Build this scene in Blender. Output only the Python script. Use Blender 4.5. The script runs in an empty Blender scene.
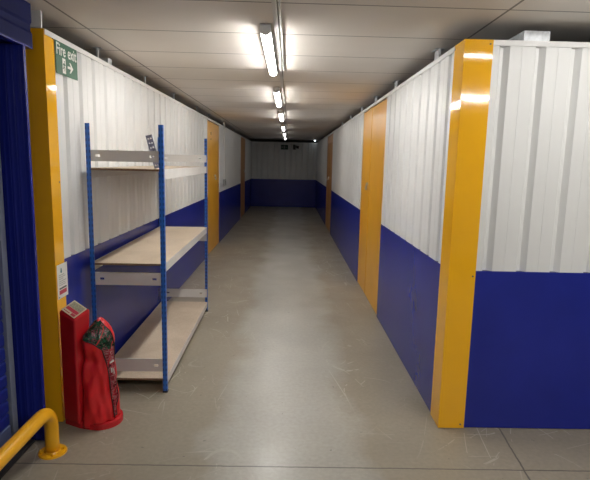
import bpy, bmesh, math, random
from mathutils import Vector, Matrix
random.seed(7)
C = bpy.context.scene
COL = C.collection
PI = math.pi

# ------------------------------------------------------------------ materials
def new_mat(name):
    m = bpy.data.materials.new(name); m.use_nodes = True
    nt = m.node_tree; b = nt.nodes['Principled BSDF']
    return m, nt, b

def noise_mix(nt, c1, c2, scale, detail=4, lo=.35, hi=.65, vec=None):
    n = nt.nodes.new('ShaderNodeTexNoise'); n.inputs['Scale'].default_value = scale; n.inputs['Detail'].default_value = detail
    if vec is not None: nt.links.new(vec, n.inputs['Vector'])
    r = nt.nodes.new('ShaderNodeValToRGB')
    r.color_ramp.elements[0].position = lo; r.color_ramp.elements[1].position = hi
    r.color_ramp.elements[0].color = (*c1, 1); r.color_ramp.elements[1].color = (*c2, 1)
    nt.links.new(n.outputs['Fac'], r.inputs['Fac'])
    return r.outputs['Color'], n

def paint(name, col, rough=.4, metal=0., var=.06, scale=6., bump=0., bscale=40., coat=0., spec=.5):
    m, nt, b = new_mat(name)
    tc = nt.nodes.new('ShaderNodeTexCoord')
    c1 = tuple(c*(1-var) for c in col); c2 = tuple(min(1, c*(1+var)) for c in col)
    o, _ = noise_mix(nt, c1, c2, scale, 5, .3, .7, tc.outputs['Object'])
    nt.links.new(o, b.inputs['Base Color'])
    b.inputs['Roughness'].default_value = rough; b.inputs['Metallic'].default_value = metal
    b.inputs['Coat Weight'].default_value = coat; b.inputs['Coat Roughness'].default_value = .08
    b.inputs['Specular IOR Level'].default_value = spec
    if bump:
        n = nt.nodes.new('ShaderNodeTexNoise'); n.inputs['Scale'].default_value = bscale; n.inputs['Detail'].default_value = 3
        nt.links.new(tc.outputs['Object'], n.inputs['Vector'])
        bp = nt.nodes.new('ShaderNodeBump'); bp.inputs['Strength'].default_value = bump; bp.inputs['Distance'].default_value = .01
        nt.links.new(n.outputs['Fac'], bp.inputs['Height']); nt.links.new(bp.outputs['Normal'], b.inputs['Normal'])
    return m

def emit(name, col, strength):
    m, nt, b = new_mat(name)
    b.inputs['Base Color'].default_value = (.8, .8, .8, 1)
    b.inputs['Emission Color'].default_value = (*col, 1)
    b.inputs['Emission Strength'].default_value = strength
    return m

WHITE = paint('white_steel', (.68, .685, .675), .38, var=.03, scale=2.5)
WHITE_TRIM = paint('white_trim', (.70, .70, .69), .4, var=.03)
BLUE = paint('blue_steel', (.012, .021, .235), .27, spec=.32, var=.08, scale=3., bump=.05, bscale=3.)
BLUE_DOOR = paint('blue_shutter_steel', (.010, .020, .20), .3, var=.08)
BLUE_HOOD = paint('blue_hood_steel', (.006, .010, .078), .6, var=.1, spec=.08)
YELLOW = paint('yellow_steel', (.84, .425, .008), .07, var=.03, scale=2., bump=.012, bscale=4.)
YELLOW_DOOR = paint('yellow_door_steel', (.68, .33, .018), .33, var=.05, scale=3.)
DULL_DOOR = paint('dull_ochre_door_steel', (.46, .215, .05), .4, var=.05, scale=3.)
YELLOW_PIPE = paint('yellow_pipe_paint', (.80, .40, .01), .28, var=.05, scale=12.)
GALV = paint('galvanised_steel', (.50, .52, .54), .4, metal=.55, var=.18, scale=45.)
SHELF_GREY = paint('grey_shelf_steel', (.60, .585, .56), .35, metal=.1, var=.05)
GAP_SHADE = paint('black_gap', (.012, .012, .014), .8)
RUBBER = paint('black_rubber', (.015, .015, .016), .6, var=.2)
RED_PLASTIC = paint('red_moulded_plastic', (.50, .012, .018), .26, var=.06, scale=10.)
RED_CLOTH = paint('red_coated_cloth', (.66, .014, .020), .36, var=.08, scale=14., bump=.35, bscale=13.)
BLACK_TRIM = paint('black_piping', (.012, .012, .013), .5)
PLASTIC_W = paint('white_plastic', (.68, .68, .66), .4, var=.03)
GREEN = paint('sign_green', (.004, .10, .045), .35, var=.04)
SIGN_W = paint('sign_white', (.78, .78, .74), .4, var=.02)
TEAL = paint('teal_ink', (.0, .16, .20), .4)
INK = paint('grey_ink', (.38, .38, .36), .5)
INK_D = paint('dark_ink', (.05, .06, .05), .5)
INK_R = paint('red_ink', (.45, .03, .06), .5)
CREAM = paint('cream_label', (.62, .56, .40), .4, var=.05)
STEEL = paint('brushed_steel', (.55, .53, .50), .3, metal=.8, var=.1)
CHARCOAL = paint('charcoal_plastic', (.03, .03, .032), .5)

def mat_post():
    m, nt, b = new_mat('blue_perforated_post'); L = nt.links.new
    tc = nt.nodes.new('ShaderNodeTexCoord'); sx = nt.nodes.new('ShaderNodeSeparateXYZ'); L(tc.outputs['Object'], sx.inputs[0])
    def M(op, a, c=None, v=None):
        n = nt.nodes.new('ShaderNodeMath'); n.operation = op; L(a, n.inputs[0])
        if c is not None: L(c, n.inputs[1])
        if v is not None: n.inputs[1].default_value = v
        return n.outputs[0]
    z = M('FRACT', M('MULTIPLY', sx.outputs['Z'], v=1/.038))
    hole_z = M('LESS_THAN', M('ABSOLUTE', M('SUBTRACT', z, v=.5)), v=.26)
    ax = M('LESS_THAN', M('ABSOLUTE', M('SUBTRACT', M('ABSOLUTE', sx.outputs['X']), v=.010)), v=.0042)
    ay = M('LESS_THAN', M('ABSOLUTE', M('SUBTRACT', M('ABSOLUTE', sx.outputs['Y']), v=.010)), v=.0042)
    h = M('MULTIPLY', hole_z, M('MAXIMUM', ax, ay))
    mx = nt.nodes.new('ShaderNodeMix'); mx.data_type = 'RGBA'; L(h, mx.inputs[0])
    mx.inputs[6].default_value = (.022, .130, .50, 1); mx.inputs[7].default_value = (.012, .06, .25, 1)
    L(mx.outputs[2], b.inputs['Base Color']); b.inputs['Roughness'].default_value = .35
    return m
POST = mat_post()

def mat_board():
    m, nt, b = new_mat('raw_chipboard'); tc = nt.nodes.new('ShaderNodeTexCoord')
    o, _ = noise_mix(nt, (.48, .385, .285), (.56, .465, .355), 90, 6, .3, .7, tc.outputs['Object'])
    o2, _ = noise_mix(nt, (.82, .80, .78), (1, 1, 1), 3, 4, .3, .6, tc.outputs['Object'])
    mx = nt.nodes.new('ShaderNodeMix'); mx.data_type = 'RGBA'; mx.blend_type = 'MULTIPLY'; mx.inputs[0].default_value = 1
    nt.links.new(o, mx.inputs[6]); nt.links.new(o2, mx.inputs[7]); nt.links.new(mx.outputs[2], b.inputs['Base Color'])
    b.inputs['Roughness'].default_value = .6
    return m
BOARD = mat_board()
BOARD_EDGE = paint('chipboard_edge', (.17, .10, .055), .8, var=.3, scale=80.)

def mat_floor():
    m, nt, b = new_mat('sealed_concrete'); L = nt.links.new; N = nt.nodes.new
    geo = N('ShaderNodeNewGeometry'); P = geo.outputs['Position']
    sx = N('ShaderNodeSeparateXYZ'); L(P, sx.inputs[0])
    def M(op, a, c=None, v=None, clamp=False):
        n = N('ShaderNodeMath'); n.operation = op; n.use_clamp = clamp
        if isinstance(a, (int, float)): n.inputs[0].default_value = a
        else: L(a, n.inputs[0])
        if c is not None: L(c, n.inputs[1])
        if v is not None: n.inputs[1].default_value = v
        return n.outputs[0]
    def noise(scale, det=4, dist=0, vec=P):
        n = N('ShaderNodeTexNoise'); n.inputs['Scale'].default_value = scale; n.inputs['Detail'].default_value = det
        n.inputs['Distortion'].default_value = dist; L(vec, n.inputs['Vector']); return n
    def mix(f, a, c, blend='MIX'):
        n = N('ShaderNodeMix'); n.data_type = 'RGBA'; n.blend_type = blend
        if isinstance(f, (int, float)): n.inputs[0].default_value = f
        else: L(f, n.inputs[0])
        for s, k in ((a, 6), (c, 7)):
            if isinstance(s, tuple): n.inputs[k].default_value = (*s, 1)
            else: L(s, n.inputs[k])
        return n.outputs[2]
    def rng(a, lo, hi, t0=0, t1=1):
        n = N('ShaderNodeMapRange'); L(a, n.inputs[0]); n.inputs[1].default_value = lo; n.inputs[2].default_value = hi
        n.inputs[3].default_value = t0; n.inputs[4].default_value = t1; return n.outputs[0]
    # trodden middle track, grey; less worn sides, browner
    wob = M('MULTIPLY', M('SUBTRACT', noise(1.6, 5).outputs['Fac'], v=.5), v=.55)
    xx = M('ADD', M('ABSOLUTE', M('SUBTRACT', sx.outputs['X'], v=.02)), wob)
    side = rng(xx, .34, .52)
    base = mix(side, (.325, .312, .272), (.255, .224, .170))
    big = rng(noise(.9, 6, .3).outputs['Fac'], .3, .7, .86, 1.12)
    base = mix(1., base, mixv(nt, big), 'MULTIPLY')
    fine = rng(noise(38, 8).outputs['Fac'], .3, .7, .92, 1.07)
    base = mix(1., base, mixv(nt, fine), 'MULTIPLY')
    # thin curved scratches in patches
    scr = None
    for sc, off, wd, sy in ((.55, 0., .011, .5), (.6, 4.3, .010, 1.3), (.7, 9.1, .011, .35), (.9, 2.2, .012, 1.), (.8, 6.4, .012, .3), (.6, 12.4, .010, 2.), (1.1, 17.7, .013, .6)):
        mp = N('ShaderNodeMapping'); mp.inputs['Location'].default_value = (off, off*.7, off*.31); mp.inputs['Rotation'].default_value = (0, 0, off*1.7)
        mp.inputs['Scale'].default_value = (1., sy, 1); L(P, mp.inputs['Vector'])
        f = noise(sc, .0, 0, mp.outputs[0]).outputs['Fac']
        k = M('ABSOLUTE', M('SUBTRACT', M('FRACT', M('MULTIPLY', f, v=11.)), v=.5))
        line = M('LESS_THAN', k, v=wd)
        mp2 = N('ShaderNodeMapping'); mp2.inputs['Location'].default_value = (off*3, off, 0); L(P, mp2.inputs['Vector'])
        brk = M('GREATER_THAN', noise(3.6, 5, 0, mp2.outputs[0]).outputs['Fac'], v=.535)
        line = M('MULTIPLY', line, brk)
        scr = line if scr is None else M('MAXIMUM', scr, line)
    patch = rng(noise(.75, 3).outputs['Fac'], .42, .56)
    away = rng(xx, .22, .55, .12, 1)
    scr = M('MULTIPLY', M('MULTIPLY', scr, patch), away)
    base = mix(M('MULTIPLY', scr, v=.55), base, (.50, .47, .40))
    # dark specks
    spk = M('GREATER_THAN', noise(24, 2).outputs['Fac'], v=.745)
    base = mix(M('MULTIPLY', spk, v=.5), base, (.06, .055, .05))
    # saw-cut joints
    def near(coord, pos, w): return M('LESS_THAN', M('ABSOLUTE', M('SUBTRACT', coord, v=pos)), v=w)
    jit = M('MULTIPLY', M('SUBTRACT', noise(9, 4).outputs['Fac'], v=.5), v=.012)
    yj = M('ADD', sx.outputs['Y'], jit)
    j = near(yj, 2.553, .0045)
    j = M('MAXIMUM', j, M('MULTIPLY', near(yj, 9.35, .007), v=.45))
    skew = M('SUBTRACT', M('ADD', sx.outputs['X'], jit), M('MULTIPLY', sx.outputs['Y'], v=.10))
    jx = M('MULTIPLY', near(skew, 1.071, .005), M('LESS_THAN', sx.outputs['Y'], v=3.0))
    j = M('MAXIMUM', j, jx)
    base = mix(M('MULTIPLY', j, v=.75), base, (.05, .045, .04))
    L(base, b.inputs['Base Color'])
    rg = rng(noise(2.2, 6, .4).outputs['Fac'], .3, .7, .30, .44)
    rg = M('ADD', rg, M('MULTIPLY', side, v=.07)); L(rg, b.inputs['Roughness'])
    bp = N('ShaderNodeBump'); bp.inputs['Strength'].default_value = .05; bp.inputs['Distance'].default_value = .004
    L(M('SUBTRACT', noise(14, 6).outputs['Fac'], j), bp.inputs['Height']); L(bp.outputs[0], b.inputs['Normal'])
    return m
def mixv(nt, val):
    n = nt.nodes.new('ShaderNodeCombineColor'); 
    for k in range(3): nt.links.new(val, n.inputs[k])
    return n.outputs[0]
FLOOR = mat_floor()

def mat_ceiling():
    m, nt, b = new_mat('ceiling_tiles'); L = nt.links.new; N = nt.nodes.new
    geo = N('ShaderNodeNewGeometry'); sx = N('ShaderNodeSeparateXYZ'); L(geo.outputs['Position'], sx.inputs[0])
    def M(op, a, c=None, v=None):
        n = N('ShaderNodeMath'); n.operation = op; L(a, n.inputs[0])
        if c is not None: L(c, n.inputs[1])
        if v is not None: n.inputs[1].default_value = v
        return n.outputs[0]
    def joint(coord, off, pitch, w):
        f = M('FRACT', M('DIVIDE', M('SUBTRACT', coord, v=off), v=pitch))
        d = M('MULTIPLY', M('ABSOLUTE', M('SUBTRACT', f, v=.5)), v=pitch)
        return M('GREATER_THAN', d, v=pitch*.5-w)
    yy = M('SUBTRACT', sx.outputs['Y'], M('MULTIPLY', sx.outputs['X'], v=.015))
    j = M('MAXIMUM', joint(yy, 2.765, .648, .006), joint(sx.outputs['X'], -.085, 1.215, .007))
    o, _ = noise_mix(nt, (.76, .72, .665), (.83, .79, .735), 1.3, 4, .3, .7, geo.outputs['Position'])
    mx = N('ShaderNodeMix'); mx.data_type = 'RGBA'; L(M('MULTIPLY', j, v=.8), mx.inputs[0]); L(o, mx.inputs[6]); mx.inputs[7].default_value = (.13, .12, .11, 1)
    L(mx.outputs[2], b.inputs['Base Color']); b.inputs['Roughness'].default_value = .75
    n = N('ShaderNodeTexNoise'); n.inputs['Scale'].default_value = 90; L(geo.outputs['Position'], n.inputs['Vector'])
    bp = N('ShaderNodeBump'); bp.inputs['Strength'].default_value = .2; bp.inputs['Distance'].default_value = .003
    L(M('SUBTRACT', n.outputs['Fac'], j), bp.inputs['Height']); L(bp.outputs[0], b.inputs['Normal'])
    return m
CEIL = mat_ceiling()

def mat_print(name, stops, scale):
    m, nt, b = new_mat(name); tc = nt.nodes.new('ShaderNodeTexCoord')
    n = nt.nodes.new('ShaderNodeTexNoise'); n.inputs['Scale'].default_value = scale; n.inputs['Detail'].default_value = 3; n.inputs['Distortion'].default_value = 1.2
    nt.links.new(tc.outputs['Object'], n.inputs['Vector'])
    r = nt.nodes.new('ShaderNodeValToRGB'); r.color_ramp.interpolation = 'CONSTANT'
    els = r.color_ramp.elements
    els[0].position = 0; els[0].color = (*stops[0][1], 1); els[1].position = stops[1][0]; els[1].color = (*stops[1][1], 1)
    for p, c in stops[2:]:
        e = els.new(p); e.color = (*c, 1)
    nt.links.new(n.outputs['Fac'], r.inputs['Fac']); nt.links.new(r.outputs['Color'], b.inputs['Base Color'])
    b.inputs['Roughness'].default_value = .22
    return m
PRINT_TOP = mat_print('dark_leafy_print', [(0, (.02, .02, .02)), (.40, (.015, .06, .03)), (.47, (.03, .20, .10)), (.515, (.07, .035, .03)), (.56, (.40, .10, .12)), (.61, (.45, .42, .40)), (.64, (.03, .03, .03))], 38)
PRINT_LOW = mat_print('red_printed_text_panel', [(0, (.10, .02, .03)), (.36, (.42, .035, .055)), (.50, (.50, .11, .13)), (.57, (.55, .34, .33)), (.61, (.36, .04, .055))], 42)
PANEL_BLUE = BLUE

# ------------------------------------------------------------------ helpers
def box(bm, x0, x1, y0, y1, z0, z1, bev=0):
    vs = [bm.verts.new((x, y, z)) for x in (x0, x1) for y in (y0, y1) for z in (z0, z1)]
    f = [(0, 1, 3, 2), (4, 6, 7, 5), (0, 4, 5, 1), (2, 3, 7, 6), (0, 2, 6, 4), (1, 5, 7, 3)]
    fs = [bm.faces.new([vs[i] for i in q]) for q in f]
    if bev:
        es = {e for q in fs for e in q.edges}
        bmesh.ops.bevel(bm, geom=list(es), offset=bev, segments=2, affect='EDGES', profile=.5)
    return bm
def B(*a, bev=0):
    return box(bmesh.new(), *a, bev=bev)
def prism(bm, pts, axis, a, b):
    """closed polygon pts (2D) extruded along axis from a to b"""
    def P(p, t):
        return {'z': (p[0], p[1], t), 'y': (p[0], t, p[1]), 'x': (t, p[0], p[1])}[axis]
    lo = [bm.verts.new(P(p, a)) for p in pts]; hi = [bm.verts.new(P(p, b)) for p in pts]
    n = len(pts)
    bm.faces.new(lo); bm.faces.new(hi[::-1])
    for i in range(n): bm.faces.new([lo[i], hi[i], hi[(i+1) % n], lo[(i+1) % n]])
    return bm
def cyl(bm, p0, p1, r, seg=16, r2=None):
    p0, p1 = Vector(p0), Vector(p1); d = (p1-p0); q = d.to_track_quat('Z', 'Y').to_matrix()
    r2 = r if r2 is None else r2
    a = [bm.verts.new(p0+q@Vector((r*math.cos(t), r*math.sin(t), 0))) for t in [2*PI*i/seg for i in range(seg)]]
    b = [bm.verts.new(p1+q@Vector((r2*math.cos(t), r2*math.sin(t), 0))) for t in [2*PI*i/seg for i in range(seg)]]
    bm.faces.new(a[::-1]); bm.faces.new(b)
    for i in range(seg): bm.faces.new([a[i], a[(i+1) % seg], b[(i+1) % seg], b[i]])
    return bm
def tube(bm, pts, r, seg=16, caps=True):
    pts = [Vector(p) for p in pts]; rings = []
    up = Vector((0, 0, 1))
    for i, p in enumerate(pts):
        t = (pts[min(i+1, len(pts)-1)]-pts[max(i-1, 0)]).normalized()
        if i == 0:
            s = t.orthogonal().normalized()
        else:
            s = (s - t*s.dot(t)).normalized()
        w = t.cross(s)
        rings.append([bm.verts.new(p+r*(math.cos(2*PI*k/seg)*s+math.sin(2*PI*k/seg)*w)) for k in range(seg)])
    for a, b in zip(rings, rings[1:]):
        for k in range(seg): bm.faces.new([a[k], a[(k+1) % seg], b[(k+1) % seg], b[k]])
    if caps: bm.faces.new(rings[0][::-1]); bm.faces.new(rings[-1])
    return bm
def obj(name, bm, mat, parent=None, smooth=False, loc=None):
    bmesh.ops.recalc_face_normals(bm, faces=bm.faces[:])
    me = bpy.data.meshes.new(name); bm.to_mesh(me); bm.free()
    mats = mat if isinstance(mat, (list, tuple)) else [mat]
    for q in mats: me.materials.append(q)
    if smooth:
        for p in me.polygons: p.use_smooth = True
    o = bpy.data.objects.new(name, me); COL.objects.link(o)
    if loc is not None:
        loc = Vector(loc)
        me.transform(Matrix.Translation(-loc)); o.location = loc
    if parent is not None:
        o.parent = parent
        o.matrix_parent_inverse = Matrix.Translation(parent.location).inverted() if parent.location.length else Matrix()
    return o
def tag(o, label, cat, group=None, kind=None):
    if label: o['label'] = label
    if cat: o['category'] = cat
    if group: o['group'] = group
    if kind: o['kind'] = kind
    return o
def thing(name, label, cat, loc=(0, 0, 0), group=None, kind=None):
    o = bpy.data.objects.new(name, None); COL.objects.link(o); o.location = loc; o.empty_display_size = .1
    return tag(o, label, cat, group, kind)
def dup(root, loc, label, group=None):
    r = root.copy(); COL.objects.link(r); r.location = loc
    if label: r['label'] = label
    if group: r['group'] = group
    for ch in list(root.children):
        c = ch.copy(); COL.objects.link(c); c.parent = r
        for g in list(ch.children):
            d = g.copy(); COL.objects.link(d); d.parent = c
    return r

# ------------------------------------------------------------------ layout numbers (metres)
CH = 1.65
XL, XR = -1.394, .985
YC = 2.998            # plane of the unit fronts on the cross aisle
H, BZ, ZC = 2.36, 1.02, 2.46
YE = 18.83
D_R = [(5.33, 6.98), (11.80, 13.50)]
D_L = [(8.72, 10.17), (14.64, 16.10)]
XOUT_L, XOUT_R, YB, YO = -4.3, 5.2, -3.2, 20.2

# ------------------------------------------------------------------ floor and ceiling
fl = obj('floor', B(XOUT_L, XOUT_R, YB, YO, -.1, 0), FLOOR); tag(fl, 'scuffed sealed grey concrete floor with saw-cut joints', 'floor', kind='structure')
ce = obj('ceiling', B(XOUT_L, XOUT_R, YB, YO, ZC, ZC+.1), CEIL); tag(ce, 'low ceiling of off-white tiles above the corridor', 'ceiling', kind='structure')

# ------------------------------------------------------------------ ribbed sheet slab
def ribbed(u0, u1, first, pitch, z0, z1, place, depth=.028, gw=.062, back=.04):
    """closed slab whose front has trapezoid grooves; place(u, d) -> (x, y) with d = distance behind the face"""
    prof = [(u0, 0)]
    k = math.ceil((u0+gw/2+.005-first)/pitch)
    while first+k*pitch+gw/2 < u1-.005:
        c = first+k*pitch
        prof += [(c-gw/2, 0), (c-gw/2+gw*.26, depth), (c+gw/2-gw*.45, depth), (c+gw/2, 0)]
        # shallow swage line in the middle of the flat
        s = c+pitch/2-.004
        if s+.01 < u1-.005: prof += [(s-.004, 0), (s, .0018), (s+.004, 0)]
        k += 1
    prof += [(u1, 0), (u1, back), (u0, back)]
    bm = bmesh.new()
    pts = [place(*q) for q in prof]
    lo = [bm.verts.new((x, y, z0)) for x, y in pts]; hi = [bm.verts.new((x, y, z1)) for x, y in pts]
    n = len(pts)
    for i in range(n): bm.faces.new([lo[i], lo[(i+1) % n], hi[(i+1) % n], hi[i]])
    f1 = bm.faces.new(lo[::-1]); f2 = bm.faces.new(hi)
    bmesh.ops.triangulate(bm, faces=[f1, f2])
    return bm

def side_wall(name, label, X, sgn, y0, y1, doors, first, pitch):
    """sgn=+1: wall face looks towards -X (right wall); -1: left wall"""
    place = lambda u, d: (X+sgn*d, u)
    root = thing(name, label, 'wall', (X, y0, 0), kind='structure')
    spans = []; a = y0
    for d0, d1 in doors: spans.append((a, d0)); a = d1
    spans.append((a, y1))
    for s0, s1 in spans:
        obj('ribbed_sheet', ribbed(s0, s1, first, pitch, BZ, H-.012, place), WHITE, root)
        x = sorted((X-sgn*.002, X+sgn*.035)); obj('kick_panel', B(x[0], x[1], s0, s1, 0.004, BZ+.002), BLUE, root)
    x = sorted((X-sgn*.006, X+sgn*.04)); obj('top_rail', B(x[0], x[1], y0, y1, H-.03, H), WHITE_TRIM, root)
    return root
wl = side_wall('wall_left', 'white ribbed steel wall with a blue lower band, behind the shelving unit', XL, -1, YC+.004, YE, D_L, 3.484, .232)
wr = side_wall('wall_right', 'white ribbed steel wall with a blue lower band along the right of the corridor', XR, 1, YC+.004, YE, D_R, 3.27, .232)
# end wall
root = thing('wall_end', 'dim ribbed wall with blue lower band closing the corridor', 'wall', (XL, YE, 0), kind='structure')
obj('ribbed_sheet', ribbed(XL+.001, XR-.001, -1.2, .206, BZ, H-.012, lambda u, d: (u, YE-.045+d)), WHITE, root)
obj('kick_panel', B(XL+.003, XR-.003, YE-.047, YE-.005, .004, BZ+.002), BLUE, root)
obj('top_rail', B(XL+.007, XR-.007, YE-.051, YE-.005, H-.03, H), WHITE_TRIM, root)
# front wall on the right of the corridor mouth
root = thing('wall_front', 'bright white ribbed wall over a flat blue band, facing the cross aisle', 'wall', (XR, YC, 0), kind='structure')
obj('ribbed_sheet', ribbed(XR+.045, XOUT_R, 1.212, .207, BZ, H-.012, lambda u, d: (u, YC+.003+d)), WHITE, root)
obj('kick_panel', B(XR+.045, XOUT_R, YC+.001, YC+.038, .004, BZ+.002), BLUE, root)
obj('top_rail', B(XR+.045, XOUT_R, YC-.004, YC+.042, H-.03, H), WHITE_TRIM, root)

# outer building shell (unseen depth beyond the unit tops)
SH = paint('shell_block', (.30, .29, .28), .8)
tag(obj('wall_outer_left', B(XOUT_L-.1, XOUT_L, YB, YO, 0, ZC), SH), 'plain outer wall behind the left storage units', 'wall', kind='structure')
tag(obj('wall_outer_right', B(XOUT_R, XOUT_R+.1, YB, YO, 0, ZC), SH), 'plain outer wall beyond the right storage units', 'wall', kind='structure')
tag(obj('wall_far', B(XOUT_L, XOUT_R, YO, YO+.1, 0, ZC), SH), 'plain outer wall behind the corridor end', 'wall', kind='structure')
tag(obj('wall_back', B(XOUT_L, XOUT_R, YB-.1, YB, 0, ZC), WHITE), 'plain white wall across the aisle opposite the corridor', 'wall', kind='structure')

# ------------------------------------------------------------------ corner posts (yellow angles)
def angle(x0, x1, y0, y1, sx, t=.005):
    """L profile; corner at the aisle side"""
    if sx > 0: pts = [(x0, y0), (x1, y0), (x1, y0+t), (x0+t, y0+t), (x0+t, y1), (x0, y1)]
    else: pts = [(x1, y0), (x0, y0), (x0, y0+t), (x1-t, y0+t), (x1-t, y1), (x1, y1)]
    bm = bmesh.new(); prism(bm, pts, 'z', .004, H-.001); return bm
def screws(parent, pts):
    for (x, y, z, ax) in pts:
        bm = bmesh.new(); d = Vector((0, -1, 0)) if ax == 'y' else Vector((1 if ax == 'x' else -1, 0, 0))
        cyl(bm, (x, y, z), Vector((x, y, z))+d*.003, .005, 10); obj('screw', bm, INK_D, parent)
t1 = obj('trim_1', angle(XL-.42, XL+.003, YC-.006, YC+.118, -1), YELLOW); tag(t1, 'yellow steel corner post behind the red extinguisher stand', 'corner post', kind='structure')
t2 = obj('trim_2', angle(XR-.009, XR+.155, YC-.010, YC+.165, 1), YELLOW); tag(t2, 'yellow steel corner post at the right mouth of the corridor', 'corner post', kind='structure')
screws(t1, [(XL+.003, YC+.10, 2.33, 'x'), (XL+.003, YC+.10, 1.5, 'x')])
screws(t2, [(XR+.138, YC-.010, 2.335, 'y'), (XR+.138, YC-.010, .99, 'y'), (XR+.13, YC-.010, .03, 'y'), (XR-.009, YC+.15, 2.335, '-x')])

# ------------------------------------------------------------------ unit doors
def door(n, label, X, sgn, y0, y1, leaves, header=False, lock=None, plate=None, DM=None):
    DM = DM or YELLOW_DOOR
    root = thing('door_%d' % n, label, 'door', (X, y0, 0), kind='structure')
    ztop = H-.034; zt = 2.12 if header else ztop
    x = sorted((X+sgn*.004, X+sgn*.034))
    for a, b in leaves:
        obj('door_leaf', B(x[0], x[1], a+(.032 if a == y0 else .016), b-.014, .012, zt-.008, bev=.002), DM, root)
    if header: obj('header_panel', B(x[0], x[1], y0+.004, y1-.004, zt, ztop-.002), DM, root)
    xb = sorted((X+sgn*.036, X+sgn*.05)); obj('door_rebate', B(xb[0], xb[1], y0, y1, .004, ztop), GAP_SHADE, root)  # black sheet stands in for the shade seen through the door gaps
    f = -sgn
    if lock:
        y, z = lock; xf = X+sgn*.004
        def bb(a0, a1, *r): q = sorted((xf+f*a0, xf+f*a1)); return B(q[0], q[1], *r)
        h = obj('hasp', bb(0, .008, y-.05, y+.075, z-.018, z+.018), STEEL, root)
        bm = bb(.008, .030, y-.025, y+.022, z-.075, z-.030); obj('padlock', bm, STEEL, h)
        bm = bmesh.new(); tube(bm, [(xf+f*.018, y-.016+.032*(k/8), z-.032+.034*math.sin(PI*k/8)) for k in range(9)], .004, 8); obj('shackle', bm, STEEL, h)
    if plate:
        y, z = plate; xf = X+sgn*.004
        for dz in (0, -.10):
            q = sorted((xf, xf+f*.006)); bm = bmesh.new(); cyl(bm, (q[0], y, z+dz), (q[1], y, z+dz), .028 if dz == 0 else .016, 14)
            obj('bolt_cap', bm, INK_D, root)
    return root
door(1, 'yellow double door with a padlock, nearest on the right wall', XR, 1, *D_R[0], [(5.33, 6.27), (6.27, 6.98)], lock=(6.42, 1.40))
door(2, 'dull brownish yellow door far down the right wall', XR, 1, *D_R[1], [(11.80, 12.66), (12.66, 13.50)], header=True, lock=(12.75, 1.30), DM=DULL_DOOR)
door(3, 'yellow door with dark bolt caps just past the shelving unit', XL, -1, *D_L[0], [D_L[0]], lock=(9.60, 1.37), plate=(9.13, 2.12))
door(4, 'brownish yellow door far down the left wall', XL, -1, *D_L[1], [D_L[1]], header=True, lock=(15.75, 1.38), DM=DULL_DOOR)

# ------------------------------------------------------------------ blue roller door, left foreground
root = thing('door_5', 'blue roller shutter door in the left foreground', 'roller door', (-1.536, 2.7, 0), kind='structure')
XS = -1.540
bm = bmesh.new()   # curtain of slats
zz = .16
pts = []
while zz < 2.23:
    pts += [(XS, zz), (XS+.006, zz+.012), (XS+.006, zz+.062), (XS, zz+.074)]; zz += .076
pts += [(XS-.02, zz), (XS-.02, .16)]
prism(bm, [(p[0], p[1]) for p in pts], 'y', .0, 2.66)
obj('curtain', bm, BLUE_DOOR, root)
obj('bottom_rail', B(XS-.02, XS+.014, .0, 2.655, .02, .165, bev=.004), paint('blue_grey_rail', (.10, .13, .26), .4), root)
obj('guide_rail', B(XS-.02, XS+.022, 2.665, 2.715, .012, 2.22, bev=.003), paint('pale_blue_grey_rail', (.22, .25, .33), .35, metal=.3), root)
obj('guide_rail', B(XS-.02, XS+.022, -.055, -.005, .012, 2.22, bev=.003), bpy.data.materials['pale_blue_grey_rail'], root)
# ribbed return panel facing the camera, and its side return
bm = ribbed(XS-.12, XL-.012, XS+.022, .040, .004, 2.228, lambda u, d: (u, 2.776+d), depth=.0016, gw=.030, back=.02)
obj('return_panel', bm, BLUE, root)
obj('return_edge', B(XL-.016, XL-.004, 2.772, 2.796, .004, 2.228, bev=.002), BLUE, root)
# hood
bm = bmesh.new()
prism(bm, [(XS-.10, 2.232), (XL-.004, 2.232), (XL-.004, 2.30), (XL-.012, 2.315), (XL-.012, 2.345), (XL-.004, 2.36), (XL-.004, ZC-.006), (XS-.10, ZC-.006)], 'y', -.1, 2.875)
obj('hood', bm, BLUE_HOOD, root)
obj('hood_fold', B(XL-.040, XL-.0035, -.09, 2.874, 2.222, 2.231), BLUE, root)
tag(obj('trim_3', B(XS+.002, XS+.085, -.1, 2.765, .001, .018, bev=.003), RUBBER), 'black rubber threshold strip under the blue roller door', 'threshold', kind='structure')
tag(obj('wall_aisle', B(XOUT_L, XS-.022, YB, 2.77, .002, ZC-.002), BLUE_DOOR), 'blue wall block that carries the roller door', 'wall', kind='structure')
tag(obj('wall_recess', B(XOUT_L, XL-.43, 2.99, 3.03, .004, H), WHITE), 'plain wall hidden behind the left corner post', 'wall', kind='structure')

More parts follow.
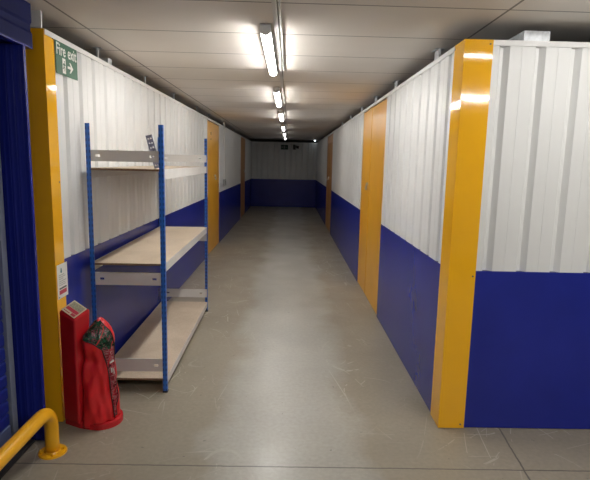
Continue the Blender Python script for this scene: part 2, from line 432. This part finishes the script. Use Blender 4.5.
# ------------------------------------------------------------------ yellow hoop barrier
r0 = .037; zb = .268; rb = .11; xb = -1.305; ya, yb_ = 2.662, .72
root = thing('hoop_barrier', 'low yellow tubular hoop barrier bolted in front of the blue shutter', 'barrier', (xb, ya, 0))
pts = [(xb, ya, .012), (xb, ya, .06), (xb, ya, zb-rb)]
pts += [(xb, ya-rb+rb*math.cos(a), zb-rb+rb*math.sin(a)) for a in [PI/2*k/8 for k in range(1, 9)]]
pts += [(xb, y, zb) for y in (2.2, 1.7, 1.2)]
pts += [(xb, yb_+rb-rb*math.sin(a), zb-rb+rb*math.cos(a)) for a in [PI/2*k/8 for k in range(0, 9)]]
pts += [(xb, yb_, .012)]
obj('pipe', tube(bmesh.new(), pts, r0, 24), YELLOW_PIPE, root, smooth=True)
for y in (ya, yb_):
    bm = bmesh.new(); cyl(bm, (xb, y, 0), (xb, y, .009), .076, 32, .074); cyl(bm, (xb, y, .009), (xb, y, .016), .043, 24, .039)
    fp = obj('foot_plate', bm, YELLOW_PIPE, root)
    for a in (.5, 2.07, 3.64, 5.2):
        bm = bmesh.new(); c = (xb+.058*math.cos(a), y+.058*math.sin(a))
        cyl(bm, (*c, .009), (*c, .0105), .012, 14); cyl(bm, (*c, .0105), (*c, .017), .008, 6); obj('bolt', bm, YELLOW_PIPE, fp)

# ------------------------------------------------------------------ shelving unit
X0, X1, Y0, Y1, ZT = -1.352, -.842, 3.421, 5.436, 1.875
sh = thing('shelving_unit', 'boltless shelving unit with blue posts and three chipboard shelves along the left wall', 'shelving', (X0, Y0, 0))
w = .030; t = .004
def post(px, py, sx, sy):
    """angle post with outer corner at (px,py) opening towards +sx,+sy"""
    pts = [(0, 0), (w*sx, 0), (w*sx, t*sy), (t*sx, t*sy), (t*sx, w*sy), (0, w*sy)]
    cx, cy = px+sx*w/2, py+sy*w/2
    bm = bmesh.new(); prism(bm, [(px+a, py+b) for a, b in pts], 'z', .004, ZT)
    o = obj('post', bm, POST, sh, loc=(cx, cy, 0))
    obj('foot', B(px-.002 if sx > 0 else px-w-.002, px+w+.002 if sx > 0 else px+.002, py-.002 if sy > 0 else py-w-.002, py+w+.002 if sy > 0 else py+.002, 0, .012), RUBBER, o)
post(X0, Y0, 1, 1); post(X1, Y0, -1, 1); post(X0, Y1, 1, -1); post(X1, Y1, -1, -1)
def plate(y0, y1, z0, z1):
    """end plate with two slots cut through near its ends"""
    a, b = X0+.006, X1-.006
    sl = [(a+.055, a+.085), (b-.085, b-.055)]; zc = (z0+z1)/2; hs = .008
    bm = bmesh.new(); box(bm, a, b, y0, y1, z0, zc-hs); box(bm, a, b, y0, y1, zc+hs, z1)
    cuts = [a]+[v for s in sl for v in s]+[b]
    for i in range(0, len(cuts), 2): box(bm, cuts[i], cuts[i+1], y0, y1, zc-hs, zc+hs)
    box(bm, a, b, y0, y1+.010 if y1 < 4 else y1, z1-.002, z1)     # folded lip
    return bm
for (bz, pz0, pz1, beam) in ((1.583, 1.628, 1.702, .068), (.937, .784, .872, .062), (.104, .156, .248, .052)):
    bm = B(X0+.006, X1-.006, Y0+.006, Y1-.006, bz-.014, bz)
    for f in bm.faces:
        if abs(f.normal.z) < .5: f.material_index = 0
    bm.normal_update()
    for f in bm.faces:
        if abs(f.normal.z) < .5: f.material_index = 1
    obj('shelf_board', bm, [BOARD, BOARD_EDGE], sh)
    for (xa, xb2, lip) in ((X0+.0045, X0+.0065, 1), (X1-.0062, X1-.0042, -1)):
        bm = B(xa, xb2, Y0+.008, Y1-.008, bz-beam, bz+.002)
        # inward ledge that carries the board
        l = sorted((xa, xa+lip*.022)); box(bm, l[0], l[1], Y0+.008, Y1-.008, bz-.018, bz-.0155)
        o = obj('side_beam', bm, SHELF_GREY, sh)
    o = obj('end_plate', plate(Y0+.0045, Y0+.0065, pz0, pz1), SHELF_GREY, sh)
    o = obj('end_plate', plate(Y1-.0065, Y1-.0045, pz0, pz1), SHELF_GREY, sh)

sh.rotation_euler = (0, 0, math.radians(.85))
# loose perforated strip leaning behind the top end plate
bm = bmesh.new()
L_, W_ = .225, .044
def strip(bm):
    n = 5; xs = [-W_/2, -W_/2+.009, -W_/2+.018, W_/2-.018, W_/2-.009, W_/2]
    zs = [0]
    k = .016
    while k < L_-.02: zs += [k, k+.010]; k += .030
    zs.append(L_)
    for i in range(5):
        for j in range(len(zs)-1):
            if i in (1, 3) and j % 2 == 1: continue
            box(bm, xs[i], xs[i+1], -.0015, .0015, zs[j], zs[j+1])
strip(bm)
bmesh.ops.remove_doubles(bm, verts=bm.verts[:], dist=1e-5)
br = obj('perforated_bracket', bm, paint('galvanised_bracket', (.42, .44, .55), .35, metal=.5, var=.3, scale=60.), None)
br.location = (-.892, 3.478, 1.590); br.rotation_euler = (math.radians(7), math.radians(-13), 0)
tag(br, 'loose galvanised perforated strip leaning on the top shelf behind its end plate', 'bracket')

# ------------------------------------------------------------------ extinguisher stand + covered extinguisher
A = Vector((-1.376, 2.972)); Bp = Vector((-1.260, 2.912)); dn = Vector((.066, .083)); Cc = Bp+dn; Dd = A+dn
st = thing('extinguisher_stand', 'red plastic fire extinguisher stand with a sloped labelled top', 'stand', (-1.30, 2.98, 0))
zA, zB, zC_, zD = .738, .690, .738, .786
bm = bmesh.new()
lo = [bm.verts.new((p.x, p.y, .03)) for p in (A, Bp, Bp.lerp(Cc, .55), Dd)]
hi = [bm.verts.new((p.x, p.y, z)) for p, z in ((A, zA-.006), (Bp, zB), (Cc, zC_), (Dd, zD-.006))]
bm.faces.new(lo[::-1]); bm.faces.new(hi)
for i in range(4): bm.faces.new([lo[i], lo[(i+1) % 4], hi[(i+1) % 4], hi[i]])
bmesh.ops.bevel(bm, geom=bm.edges[:], offset=.011, segments=3, affect='EDGES', profile=.5)
obj('upright', bm, RED_PLASTIC, st)
# base: rounded platform joining upright and dish
BC = Vector((-1.152, 3.022)); BR = .122
def hull(bm, pts, z0, z1, inset=0):
    lo = [bm.verts.new((p[0], p[1], z0)) for p in pts]; bmv = bmesh.ops.extrude_face_region
    f = bm.faces.new(lo); r = bmesh.ops.extrude_face_region(bm, geom=[f]); vs = [g for g in r['geom'] if isinstance(g, bmesh.types.BMVert)]
    for v in vs: v.co.z = z1
    top = [g for g in r['geom'] if isinstance(g, bmesh.types.BMFace)][0]
    bmesh.ops.bevel(bm, geom=list(top.edges), offset=.012, segments=3, affect='EDGES', profile=.5)
circ = [(BC.x+BR*math.cos(a), BC.y+BR*math.sin(a)) for a in [-1.62+k*(3.8/22) for k in range(23)]]
pts = circ+[(-1.30, 3.085), (A.x+.006, A.y+.006), (Bp.x+.0, Bp.y+.012)]
bm = bmesh.new(); hull(bm, pts, 0, .042); obj('base', bm, RED_PLASTIC, st)
# label on the sloped top
def slope(u, v, off):
    """u along A->B (0..1), v along A->D (0..1)"""
    p = A.lerp(Bp, u)*1.0 + dn*v
    z = (zA+(zB-zA)*u)+.050*v
    n = Vector((Bp.x-A.x, Bp.y-A.y, zB-zA)).cross(Vector((dn.x, dn.y, .050))).normalized()
    if n.z < 0: n = -n
    return Vector((p.x, p.y, z))+n*off
def patch(name, u0, u1, v0, v1, off, mat, parent, th=.0012):
    bm = bmesh.new()
    lo = [bm.verts.new(slope(u, v, off)) for u, v in ((u0, v0), (u1, v0), (u1, v1), (u0, v1))]
    hi = [bm.verts.new(slope(u, v, off+th)) for u, v in ((u0, v0), (u1, v0), (u1, v1), (u0, v1))]
    bm.faces.new(lo[::-1]); bm.faces.new(hi)
    for i in range(4): bm.faces.new([lo[i], lo[(i+1) % 4], hi[(i+1) % 4], hi[i]])
    return obj(name, bm, mat, parent)
lab = patch('label', .08, .90, .10, .90, .001, CREAM, st)
patch('label_block', .14, .84, .50, .84, .0022, paint('sage_ink', (.30, .30, .22), .5, var=.35, scale=120.), lab)
patch('label_band', .14, .84, .30, .48, .0022, INK_R, lab)
patch('label_band', .14, .52, .17, .21, .0022, INK_R, lab)
patch('label_band', .60, .84, .14, .27, .0022, INK_R, lab)

# bag over the extinguisher
bag = thing('extinguisher_cover', 'red fabric cover with a printed side panel over a fire extinguisher', 'extinguisher cover', (BC.x, BC.y, .043))
def lerp_tab(tab, v):
    if v <= tab[0][0]: return tab[0][1]
    for (a, fa), (b, fb) in zip(tab, tab[1:]):
        if v <= b: return fa+(fb-fa)*(v-a)/(b-a)
    return tab[-1][1]
D_ = math.radians
PLAN = [(0, .092), (45, .096), (90, .105), (135, .075), (180, .052), (200, .062), (213, .088), (229, .146), (245, .128), (270, .116), (300, .108), (330, .100), (360, .092)]
SC = [(.046, 1.02), (.14, .98), (.26, .92), (.36, .86), (.44, .80), (.50, .80), (.54, .84), (.575, .80), (.61, .66), (.645, .42), (.668, .20), (.680, .05)]
def bag_pt(th, z, off=0):
    deg = math.degrees(th) % 360; h = (z-.046)/.634
    # smooth the plan table a little
    r = sum(lerp_tab(PLAN, (deg+d) % 360) for d in (-9, -4, 0, 4, 9))/5
    r = (r*(1-.5*h)+.108*.5*h if 150 < deg < 240 and h > .6 else r)*lerp_tab(SC, z)
    f = max(0, 1-abs(h-.2)*.6)
    r += .011*f*(abs(math.sin(3.5*th+4.5*h+.4))**.7-.6)*(1-.45*h)+.006*(abs(math.sin(2.2*th-8*h))**.6-.6)
    r += .004*f*math.sin(4*th+7*h+.6)+.0045*f*math.sin(9*th-9*h+1.3)+.003*math.sin(15*th+16*h)*(1-h)
    # bulging flap under the window, on the camera's left
    r += .016*math.exp(-((deg-262)/28)**2-((z-.50)/.045)**2) - .012*math.exp(-((deg-255)/30)**2-((z-.425)/.03)**2)
    r += .024*math.exp(-((deg-238)/20)**2-((z-.56)/.06)**2)
    r = max(r, .004)+off
    drop = .034*max(0, 1-h*5)*max(0, min(1, (1-abs(deg-232)/38)*2))
    q = Vector((BC.x+.002+.010*max(0, h-.6)+r*math.cos(th), BC.y+r*math.sin(th)))
    n = Vector((dn.y, -dn.x)).normalized(); along = (q-Bp).dot(dn.normalized()); gap = (q-Bp).dot(n)-.004-off   # cloth rests against the upright
    if gap < 0 and along > -.012: q -= n*gap
    return Vector((q.x, q.y, z-drop))
LOB = [(.06, -34), (.14, -36), (.31, -44), (.41, -50), (.51, -67), (.555, -98), (.585, -130), (.61, -142), (.66, -150)]
HIB = [(.06, -20), (.14, -9), (.31, 6), (.41, 12), (.51, 2), (.57, -10), (.60, -18), (.64, -42), (.67, -70)]
def pr(z): return D_(lerp_tab(LOB, z)), D_(lerp_tab(HIB, z))
NK = 64; NT = 96
bm = bmesh.new(); rings = []
for a in range(NK+1):
    z = .046+(.680-.046)*a/NK
    rings.append([bm.verts.new(bag_pt(2*PI*j/NT, z)) for j in range(NT)])
for a, b in zip(rings, rings[1:]):
    for j in range(NT): bm.faces.new([a[j], a[(j+1) % NT], b[(j+1) % NT], b[j]])
bm.faces.new(rings[-1]); bm.faces.new(rings[0][::-1])
obj('cloth_body', bm, RED_CLOTH, bag, smooth=True)
def panel(name, k0, k1, mat):
    bm = bmesh.new(); n = 60; q = 40; g = []
    for a in range(n+1):
        z = k0+(k1-k0)*a/n; l, h_ = pr(z)
        g.append([bm.verts.new(bag_pt(l+(h_-l)*j/q, z, .0045)) for j in range(q+1)])
    for a, b in zip(g, g[1:]):
        for j in range(q): bm.faces.new([a[j], a[j+1], b[j+1], b[j]])
    bmesh.ops.solidify(bm, geom=bm.faces[:], thickness=.0012)
    return obj(name, bm, mat, bag, smooth=True)
ZM = .50; ZTP = .668
panel('printed_panel', .06, ZM, PRINT_LOW)
panel('leafy_window', ZM, ZTP, PRINT_TOP)
for side in (0, 1):
    bm = bmesh.new(); tube(bm, [bag_pt(pr(z)[side], z, .0055) for z in [.06+(ZTP-.06)*a/60 for a in range(61)]], .0030, 8)
    obj('piping', bm, BLACK_TRIM, bag, smooth=True)
def bag_bar(th0, th1, k0, k1):
    bm = bmesh.new(); g = [[bm.verts.new(bag_pt(D_(th0+(th1-th0)*j/6), k, .0062)) for j in range(7)] for k in (k0, k1)]
    for j in range(6): bm.faces.new([g[0][j], g[0][j+1], g[1][j+1], g[1][j]])
    bmesh.ops.solidify(bm, geom=bm.faces[:], thickness=.0008)
    return obj('print_mark', bm, SIGN_W, bag)
bag_bar(-38, -12, .405, .417); bag_bar(-34, -28, .345, .375); bag_bar(-25, -21, .335, .365); bag_bar(-36, -20, .470, .474)

# ------------------------------------------------------------------ signs
M_R = Matrix(((0, 0, 1, 0), (1, 0, 0, 0), (0, 1, 0, 0), (0, 0, 0, 1)))     # local x->+Y, y->+Z, normal->+X
M_F = Matrix(((1, 0, 0, 0), (0, 0, -1, 0), (0, 1, 0, 0), (0, 0, 0, 1)))    # local x->+X, y->+Z, normal->-Y
def poly(name, pts, mat, parent, M, org, off, th=.0012):
    bm = bmesh.new(); prism(bm, pts, 'z', off, off+th)
    bm.transform(Matrix.Translation(org)@M); return obj(name, bm, mat, parent)
def rect(a, b, c, d): return [(a, c), (b, c), (b, d), (a, d)]
def text(name, s, size, x, y, mat, parent, M, org, off, sx=1.):
    cu = bpy.data.curves.new('lettering', 'FONT'); cu.body = s; cu.size = size; cu.extrude = .0006; cu.align_x = 'LEFT'; cu.offset = size*.012
    to = bpy.data.objects.new('lettering', cu); COL.objects.link(to)
    bpy.context.view_layer.update()
    me = bpy.data.meshes.new_from_object(to.evaluated_get(bpy.context.evaluated_depsgraph_get()))
    bpy.data.objects.remove(to)
    me.transform(Matrix.Translation(org)@M@Matrix.Translation((x, y, off))@Matrix.Diagonal((sx, 1, 1, 1)))
    me.materials.clear(); me.materials.append(mat)
    o = bpy.data.objects.new(name, me); COL.objects.link(o); o.parent = parent
    o.matrix_parent_inverse = Matrix.Translation(parent.location).inverted()
    return o
def runner(parent, M, org, x, y, s, off, man):
    """doorway with a running figure, s = height"""
    poly('doorway_symbol', rect(x, x+.50*s, y, y+s), SIGN_W, parent, M, org, off)
    P = lambda L: [(x+a*s, y+b*s) for a, b in L]
    o2 = off+.0013
    body = poly('running_figure', P([(.20, .70), (.31, .72), (.33, .66), (.45, .58), (.43, .53), (.31, .57), (.28, .46), (.38, .36), (.32, .16), (.27, .17), (.30, .33), (.20, .40), (.12, .28), (.02, .28), (.02, .33), (.10, .34), (.17, .50), (.18, .60), (.10, .52), (.06, .56), (.16, .68)]), man, parent, M, org, o2, .0006)
    poly('figure_head', [(x+(.30+.055*math.cos(a))*s, y+(.80+.055*math.sin(a))*s) for a in [2*PI*k/12 for k in range(12)]], man, body, M, org, o2, .0006) if False else None
    poly('figure_head', [(x+(.30+.055*math.cos(a))*s, y+(.80+.055*math.sin(a))*s) for a in [2*PI*k/12 for k in range(12)]], man, parent, M, org, o2, .0006)
def arrow(parent, M, org, x, y, s, off):
    P = [(0, .42), (.50, .42), (.28, .16), (.46, .16), (.86, .5), (.46, .84), (.28, .84), (.50, .58), (0, .58)]
    poly('arrow', [(x+a*s, y+b*s) for a, b in P], SIGN_W, parent, M, org, off)
# fire exit sign on the left wall beside the post
org = Vector((XL+.006, 3.120, 2.142)); SW, SHh = .306, .188
sg = thing('fire_exit_sign', 'green and white Fire exit sign with running figure and arrow on the left wall', 'sign', org)
poly('sign_plate', rect(0, SW, 0, SHh), GREEN, sg, M_R, org, 0, .002)
text('lettering', 'Fire', .096, .006, .112, SIGN_W, sg, M_R, org, .0028, .86)
text('lettering', 'exit', .096, .164, .112, SIGN_W, sg, M_R, org, .0028, .86)
runner(sg, M_R, org, .085, .012, .088, .0021, GREEN)
arrow(sg, M_R, org, .158, .012, .092, .0021)
# notice stuck to the left post
org = Vector((XL+.0032, 3.006, .790)); NW, NH = .140, .212
nt_ = thing('notice_sticker', 'small white safety notice stuck on the left yellow post', 'notice', org)
poly('paper', rect(0, NW, 0, NH), SIGN_W, nt_, M_R, org, .0004, .001)
poly('emblem', [(.055+.013*math.cos(a)*(1 if math.sin(a) < 0 else .6), .172+.016*math.sin(a)) for a in [2*PI*k/14 for k in range(14)]], TEAL, nt_, M_R, org, .0015, .0006)
for k, (y, w_) in enumerate(((.142, .075), (.130, .09), (.118, .06), (.104, .095), (.092, .085), (.080, .09))):
    poly('printed_line', rect(.02, .02+w_, y, y+.0045), INK, nt_, M_R, org, .0015, .0005)
poly('printed_band', rect(.022, .120, .056, .066), INK_D, nt_, M_R, org, .0015, .0005)
poly('printed_band', rect(.020, .120, .024, .050), INK_R, nt_, M_R, org, .0015, .0005)
poly('printed_line', rect(.012, .022, .006, .014), TEAL, nt_, M_R, org, .0015, .0005)
# exit sign on the end wall
org = Vector((-.325, YE-.052, 2.10)); es = thing('exit_sign', 'small dark green exit sign high on the corridor end wall', 'sign', org)
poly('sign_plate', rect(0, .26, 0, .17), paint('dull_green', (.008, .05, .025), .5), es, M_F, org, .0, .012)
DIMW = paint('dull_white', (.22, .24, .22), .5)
poly('doorway_symbol', rect(.10, .155, .03, .14), DIMW, es, M_F, org, .0125)
poly('arrow', [(.17+a*.06, .05+b*.07) for a, b in ((0, .42), (.5, .42), (.28, .16), (.46, .16), (.86, .5), (.46, .84), (.28, .84), (.5, .58), (0, .58))], DIMW, es, M_F, org, .0125)
poly('printed_band', rect(.02, .08, .06, .11), DIMW, es, M_F, org, .0125)
# camera-like device beside it
org = Vector((.115, YE-.052, 1.99)); cam_ = thing('wall_camera', 'dark security camera on a bracket right of the end wall exit sign', 'camera', org)
poly('back_plate', rect(.0, .075, .13, .29), CHARCOAL, cam_, M_F, org, 0, .02)
bm = bmesh.new(); cyl(bm, (.16, YE-.06, 2.21), (.16, YE-.16, 2.20), .018, 12); obj('bracket_arm', bm, CHARCOAL, cam_)
bm = bmesh.new(); box(bm, .13, .33, YE-.235, YE-.15, 2.17, 2.265, bev=.008); bmesh.ops.rotate(bm, verts=bm.verts[:], cent=(.16, YE-.19, 2.21), matrix=Matrix.Rotation(.22, 3, 'Y')); h = obj('housing', bm, CHARCOAL, cam_)
bm = bmesh.new(); cyl(bm, (.17, YE-.20, 2.10), (.17, YE-.20, 2.17), .05, 18, .03); obj('sensor', bm, CHARCOAL, cam_)
bm = bmesh.new(); cyl(bm, (.22, YE-.24, 2.19), (.22, YE-.232, 2.19), .02, 14); obj('lens', bm, DIMW, h)
# conduit below the camera
org = (.27, YE-.055, 1.05); cd = obj('wall_conduit', B(.262, .282, YE-.068, YE-.052, 1.06, 1.98), PLASTIC_W, None, loc=org)
tag(cd, 'thin pale conduit running down the end wall below the camera', 'conduit')
# light switch with conduit on the left wall
org = Vector((XL+.006, 10.83, 1.14)); sw = thing('light_switch', 'small grey switch box at the foot of a white conduit on the left wall', 'switch', org)
obj('switch_box', B(XL+.001, XL+.045, 10.74, 10.92, 1.13, 1.26, bev=.004), paint('switch_grey', (.30, .30, .30), .4), sw)
obj('rocker', B(XL+.045, XL+.050, 10.80, 10.86, 1.16, 1.23), INK_D, sw)
obj('conduit', B(XL+.001, XL+.026, 10.815, 10.845, 1.26, ZC-.004), PLASTIC_W, sw)

# ------------------------------------------------------------------ ceiling lights
LE = emit('lit_diffuser', (1., .965, .90), 1.)
def light_mesh(name, label, loc, power, length=1.5, rot=0, group='fluorescent battens along the corridor ceiling', w_=.034):
    root = thing(name, label, 'light', loc, group)
    m = emit('lit_tube', (1., .975, .935), power)
    bm = B(-w_+.004, w_-.004, .004, length-.004, -.019, -.0005); b_ = obj('batten', bm, PLASTIC_W, None)
    seg = 10; a0 = math.radians(21); wr_ = w_-.002
    arc = [(-wr_*math.cos(t), -.030-.030*math.sin(t)) for t in [a0+(PI-2*a0)*k/seg for k in range(seg+1)]]
    side = [(-wr_*math.cos(t), -.030-.030*math.sin(t)) for t in [a0*k/4 for k in range(5)]]
    bm = bmesh.new(); prism(bm, arc, 'y', .03, length-.03); d_ = obj('diffuser', bm, m, None)
    bm = bmesh.new(); prism(bm, [(-wr_, -.018)]+side+[(-x, z) for x, z in side[::-1]]+[(wr_, -.018)], 'y', .03, length-.03); h_ = obj('reflector', bm, PLASTIC_W, None); h_.parent = root
    caps = []
    for y0, y1 in ((0, .03), (length-.03, length)):
        pr2 = [(-w_, 0), (-w_, -.036)]+[(-w_*math.cos(PI*k/seg), -.036-.027*math.sin(PI*k/seg)) for k in range(1, seg)]+[(w_, -.036), (w_, 0)]
        bm = bmesh.new(); prism(bm, pr2, 'y', y0, y1); caps.append(obj('end_cap', bm, PLASTIC_W, None))
    for o in [b_, d_]+caps: o.parent = root
    root.rotation_euler = (0, 0, rot)
    return root
Z_ = ZC-.001
spec = [(3.16, 108, 'white batten light nearest the camera on the corridor ceiling'),
        (5.72, 78, 'second lit batten light from the camera along the corridor ceiling'),
        (8.25, 50, 'third lit batten light from the camera along the corridor ceiling'),
        (11.2, 15, 'fourth lit batten light from the camera along the corridor ceiling'),
        (13.75, 10, 'fifth batten light from the camera, small in the distance'),
        (16.15, 5, 'last batten light before the corridor end wall')]
for y, pw, lb in spec:
    light_mesh('ceiling_light', lb, (-.160, y, Z_), pw)
# cross aisle battens (above and behind the camera; the first two seen mirrored in the yellow post)
light_mesh('ceiling_light', 'batten light over the cross aisle in front of the right unit wall', (2.56, 2.30, Z_), 40, rot=PI/2, group='battens along the cross aisle ceiling')
light_mesh('ceiling_light', 'batten light over the cross aisle behind the camera', (2.85, .10, Z_), 200, rot=PI/2, group='battens along the cross aisle ceiling')
light_mesh('ceiling_light', 'batten light over the cross aisle directly above the camera', (.75, .10, Z_), 28, rot=PI/2, group='battens along the cross aisle ceiling')  # unseen batten added to brighten the near ceiling, floor and left side
# emergency light by the end wall
root = thing('emergency_light', 'tiny bright emergency light at the top right corner of the end wall', 'light', (.90, 18.6, ZC))
obj('housing', B(.86, .94, 18.56, 18.64, ZC-.012, ZC-.001), PLASTIC_W, root)
bm = bmesh.new(); cyl(bm, (.90, 18.6, ZC-.040), (.90, 18.6, ZC-.012), .025, 14, .035); obj('lens', bm, emit('led_lens', (.85, .95, 1), 6), root)
# trunking
tk = thing('cable_trunking', 'thin grey cable trunking running down the middle of the ceiling', 'trunking', (-.095, 2.4, ZC))
obj('channel', B(-.108, -.084, YB+.1, YE-.08, ZC-.013, ZC-.001), paint('trunking_grey', (.68, .67, .65), .45), tk)
obj('cable', tube(bmesh.new(), [(-.068, 2.6, ZC-.008), (-.066, 3.4, ZC-.008), (-.070, 4.8, ZC-.008), (-.076, 5.1, ZC-.008)], .0045, 8), PLASTIC_W, tk)

# ------------------------------------------------------------------ brackets between wall tops and ceiling
def hanger(loc, label, group, w_=.05, d_=.04):
    root = thing('ceiling_bracket', label, 'bracket', loc, group)
    h_ = ZC-.002-H
    o = obj('strut', B(-.006, .006, -w_/2, w_/2, 0, h_), GALV, None); o.parent = root
    bm = B(-.03, .03, -w_/2, w_/2, 0, .005); o = obj('foot_flange', bm, GALV, None); o.parent = root
    bm = B(-.03, .03, -w_/2, w_/2, h_-.005, h_); o = obj('head_flange', bm, GALV, None); o.parent = root
    return root
gl = 'galvanised brackets along the top of the left corridor wall'
gr_ = 'galvanised brackets along the top of the right corridor wall'
ORD = ['nearest', 'second', 'third', 'fourth', 'fifth', 'sixth', 'seventh']
protoL = hanger((XL-.05, 3.95, H), 'nearest galvanised bracket tying the left wall top to the ceiling', gl, .03)
for k, y in enumerate((5.20, 6.45, 8.0, 9.2, 12.0, 13.4)):
    dup(protoL, (XL-.05, y, H), ORD[k+1]+' galvanised bracket from the camera along the left wall top', gl)
protoR = hanger((XR+.05, 3.74, H), 'nearest galvanised bracket tying the right wall top to the ceiling', gr_, .11)
for k, y in enumerate((5.15, 6.33, 7.53, 8.9, 10.3)):
    dup(protoR, (XR+.05, y, H), ORD[k+1]+' galvanised bracket from the camera along the right wall top', gr_)
o = obj('bracket_box', B(XL-.09, XL-.03, 4.12, 4.20, H+.001, H+.062, bev=.004), GALV, None, loc=(XL-.06, 4.16, H)); tag(o, 'small galvanised box on the left wall top beyond the exit sign', 'bracket')
# folded channel resting on the right unit wall
bm = bmesh.new()
xa, xb3, za, zb3, tt = 1.325, 1.475, H+.001, 2.421, .004
prism(bm, [(xa, za), (xb3, za), (xb3, zb3), (xb3-tt, zb3), (xb3-tt, za+tt), (xa+tt, za+tt), (xa+tt, zb3), (xa, zb3)], 'y', YC+.03, YC+1.5)
box(bm, xa, xb3, YC+.026, YC+.032, za, zb3)
tag(obj('roof_channel', bm, GALV, None, loc=(1.4, YC, H)), 'galvanised channel lying on top of the right front wall', 'channel')
o = obj('packing_block', B(XL-.16, XL-.012, YC+.004, YC+.018, H+.005, ZC-.004, bev=.002), WHITE_TRIM, None, loc=(XL-.08, YC+.06, H)); tag(o, 'white packing block between the left yellow post and ceiling', 'block')

# ------------------------------------------------------------------ world, camera, view
wd = bpy.data.worlds.new('world'); C.world = wd; wd.use_nodes = True
wd.node_tree.nodes['Background'].inputs[0].default_value = (.5, .5, .5, 1); wd.node_tree.nodes['Background'].inputs[1].default_value = .02
F, PITCH, YAW, ROLL = 506.48, .1523, -.0140, -.0222
r0v = Vector((math.cos(YAW), math.sin(YAW), 0)); fh = Vector((-math.sin(YAW), math.cos(YAW), 0))
fw = math.cos(PITCH)*fh-math.sin(PITCH)*Vector((0, 0, 1)); up = math.sin(PITCH)*fh+math.cos(PITCH)*Vector((0, 0, 1))
rt = math.cos(ROLL)*r0v-math.sin(ROLL)*up; u2 = math.sin(ROLL)*r0v+math.cos(ROLL)*up
cam = bpy.data.cameras.new('camera'); cam.sensor_fit = 'HORIZONTAL'; cam.sensor_width = 36; cam.lens = F/590*36; cam.clip_start = .02
co = bpy.data.objects.new('camera', cam); COL.objects.link(co)
co.matrix_world = Matrix(((rt.x, u2.x, -fw.x, 0), (rt.y, u2.y, -fw.y, 0), (rt.z, u2.z, -fw.z, CH), (0, 0, 0, 1)))
C.camera = co
C.view_settings.view_transform = 'Standard'; C.view_settings.look = 'None'; C.view_settings.gamma = 1; C.view_settings.exposure = .12
C.view_settings.use_curve_mapping = False
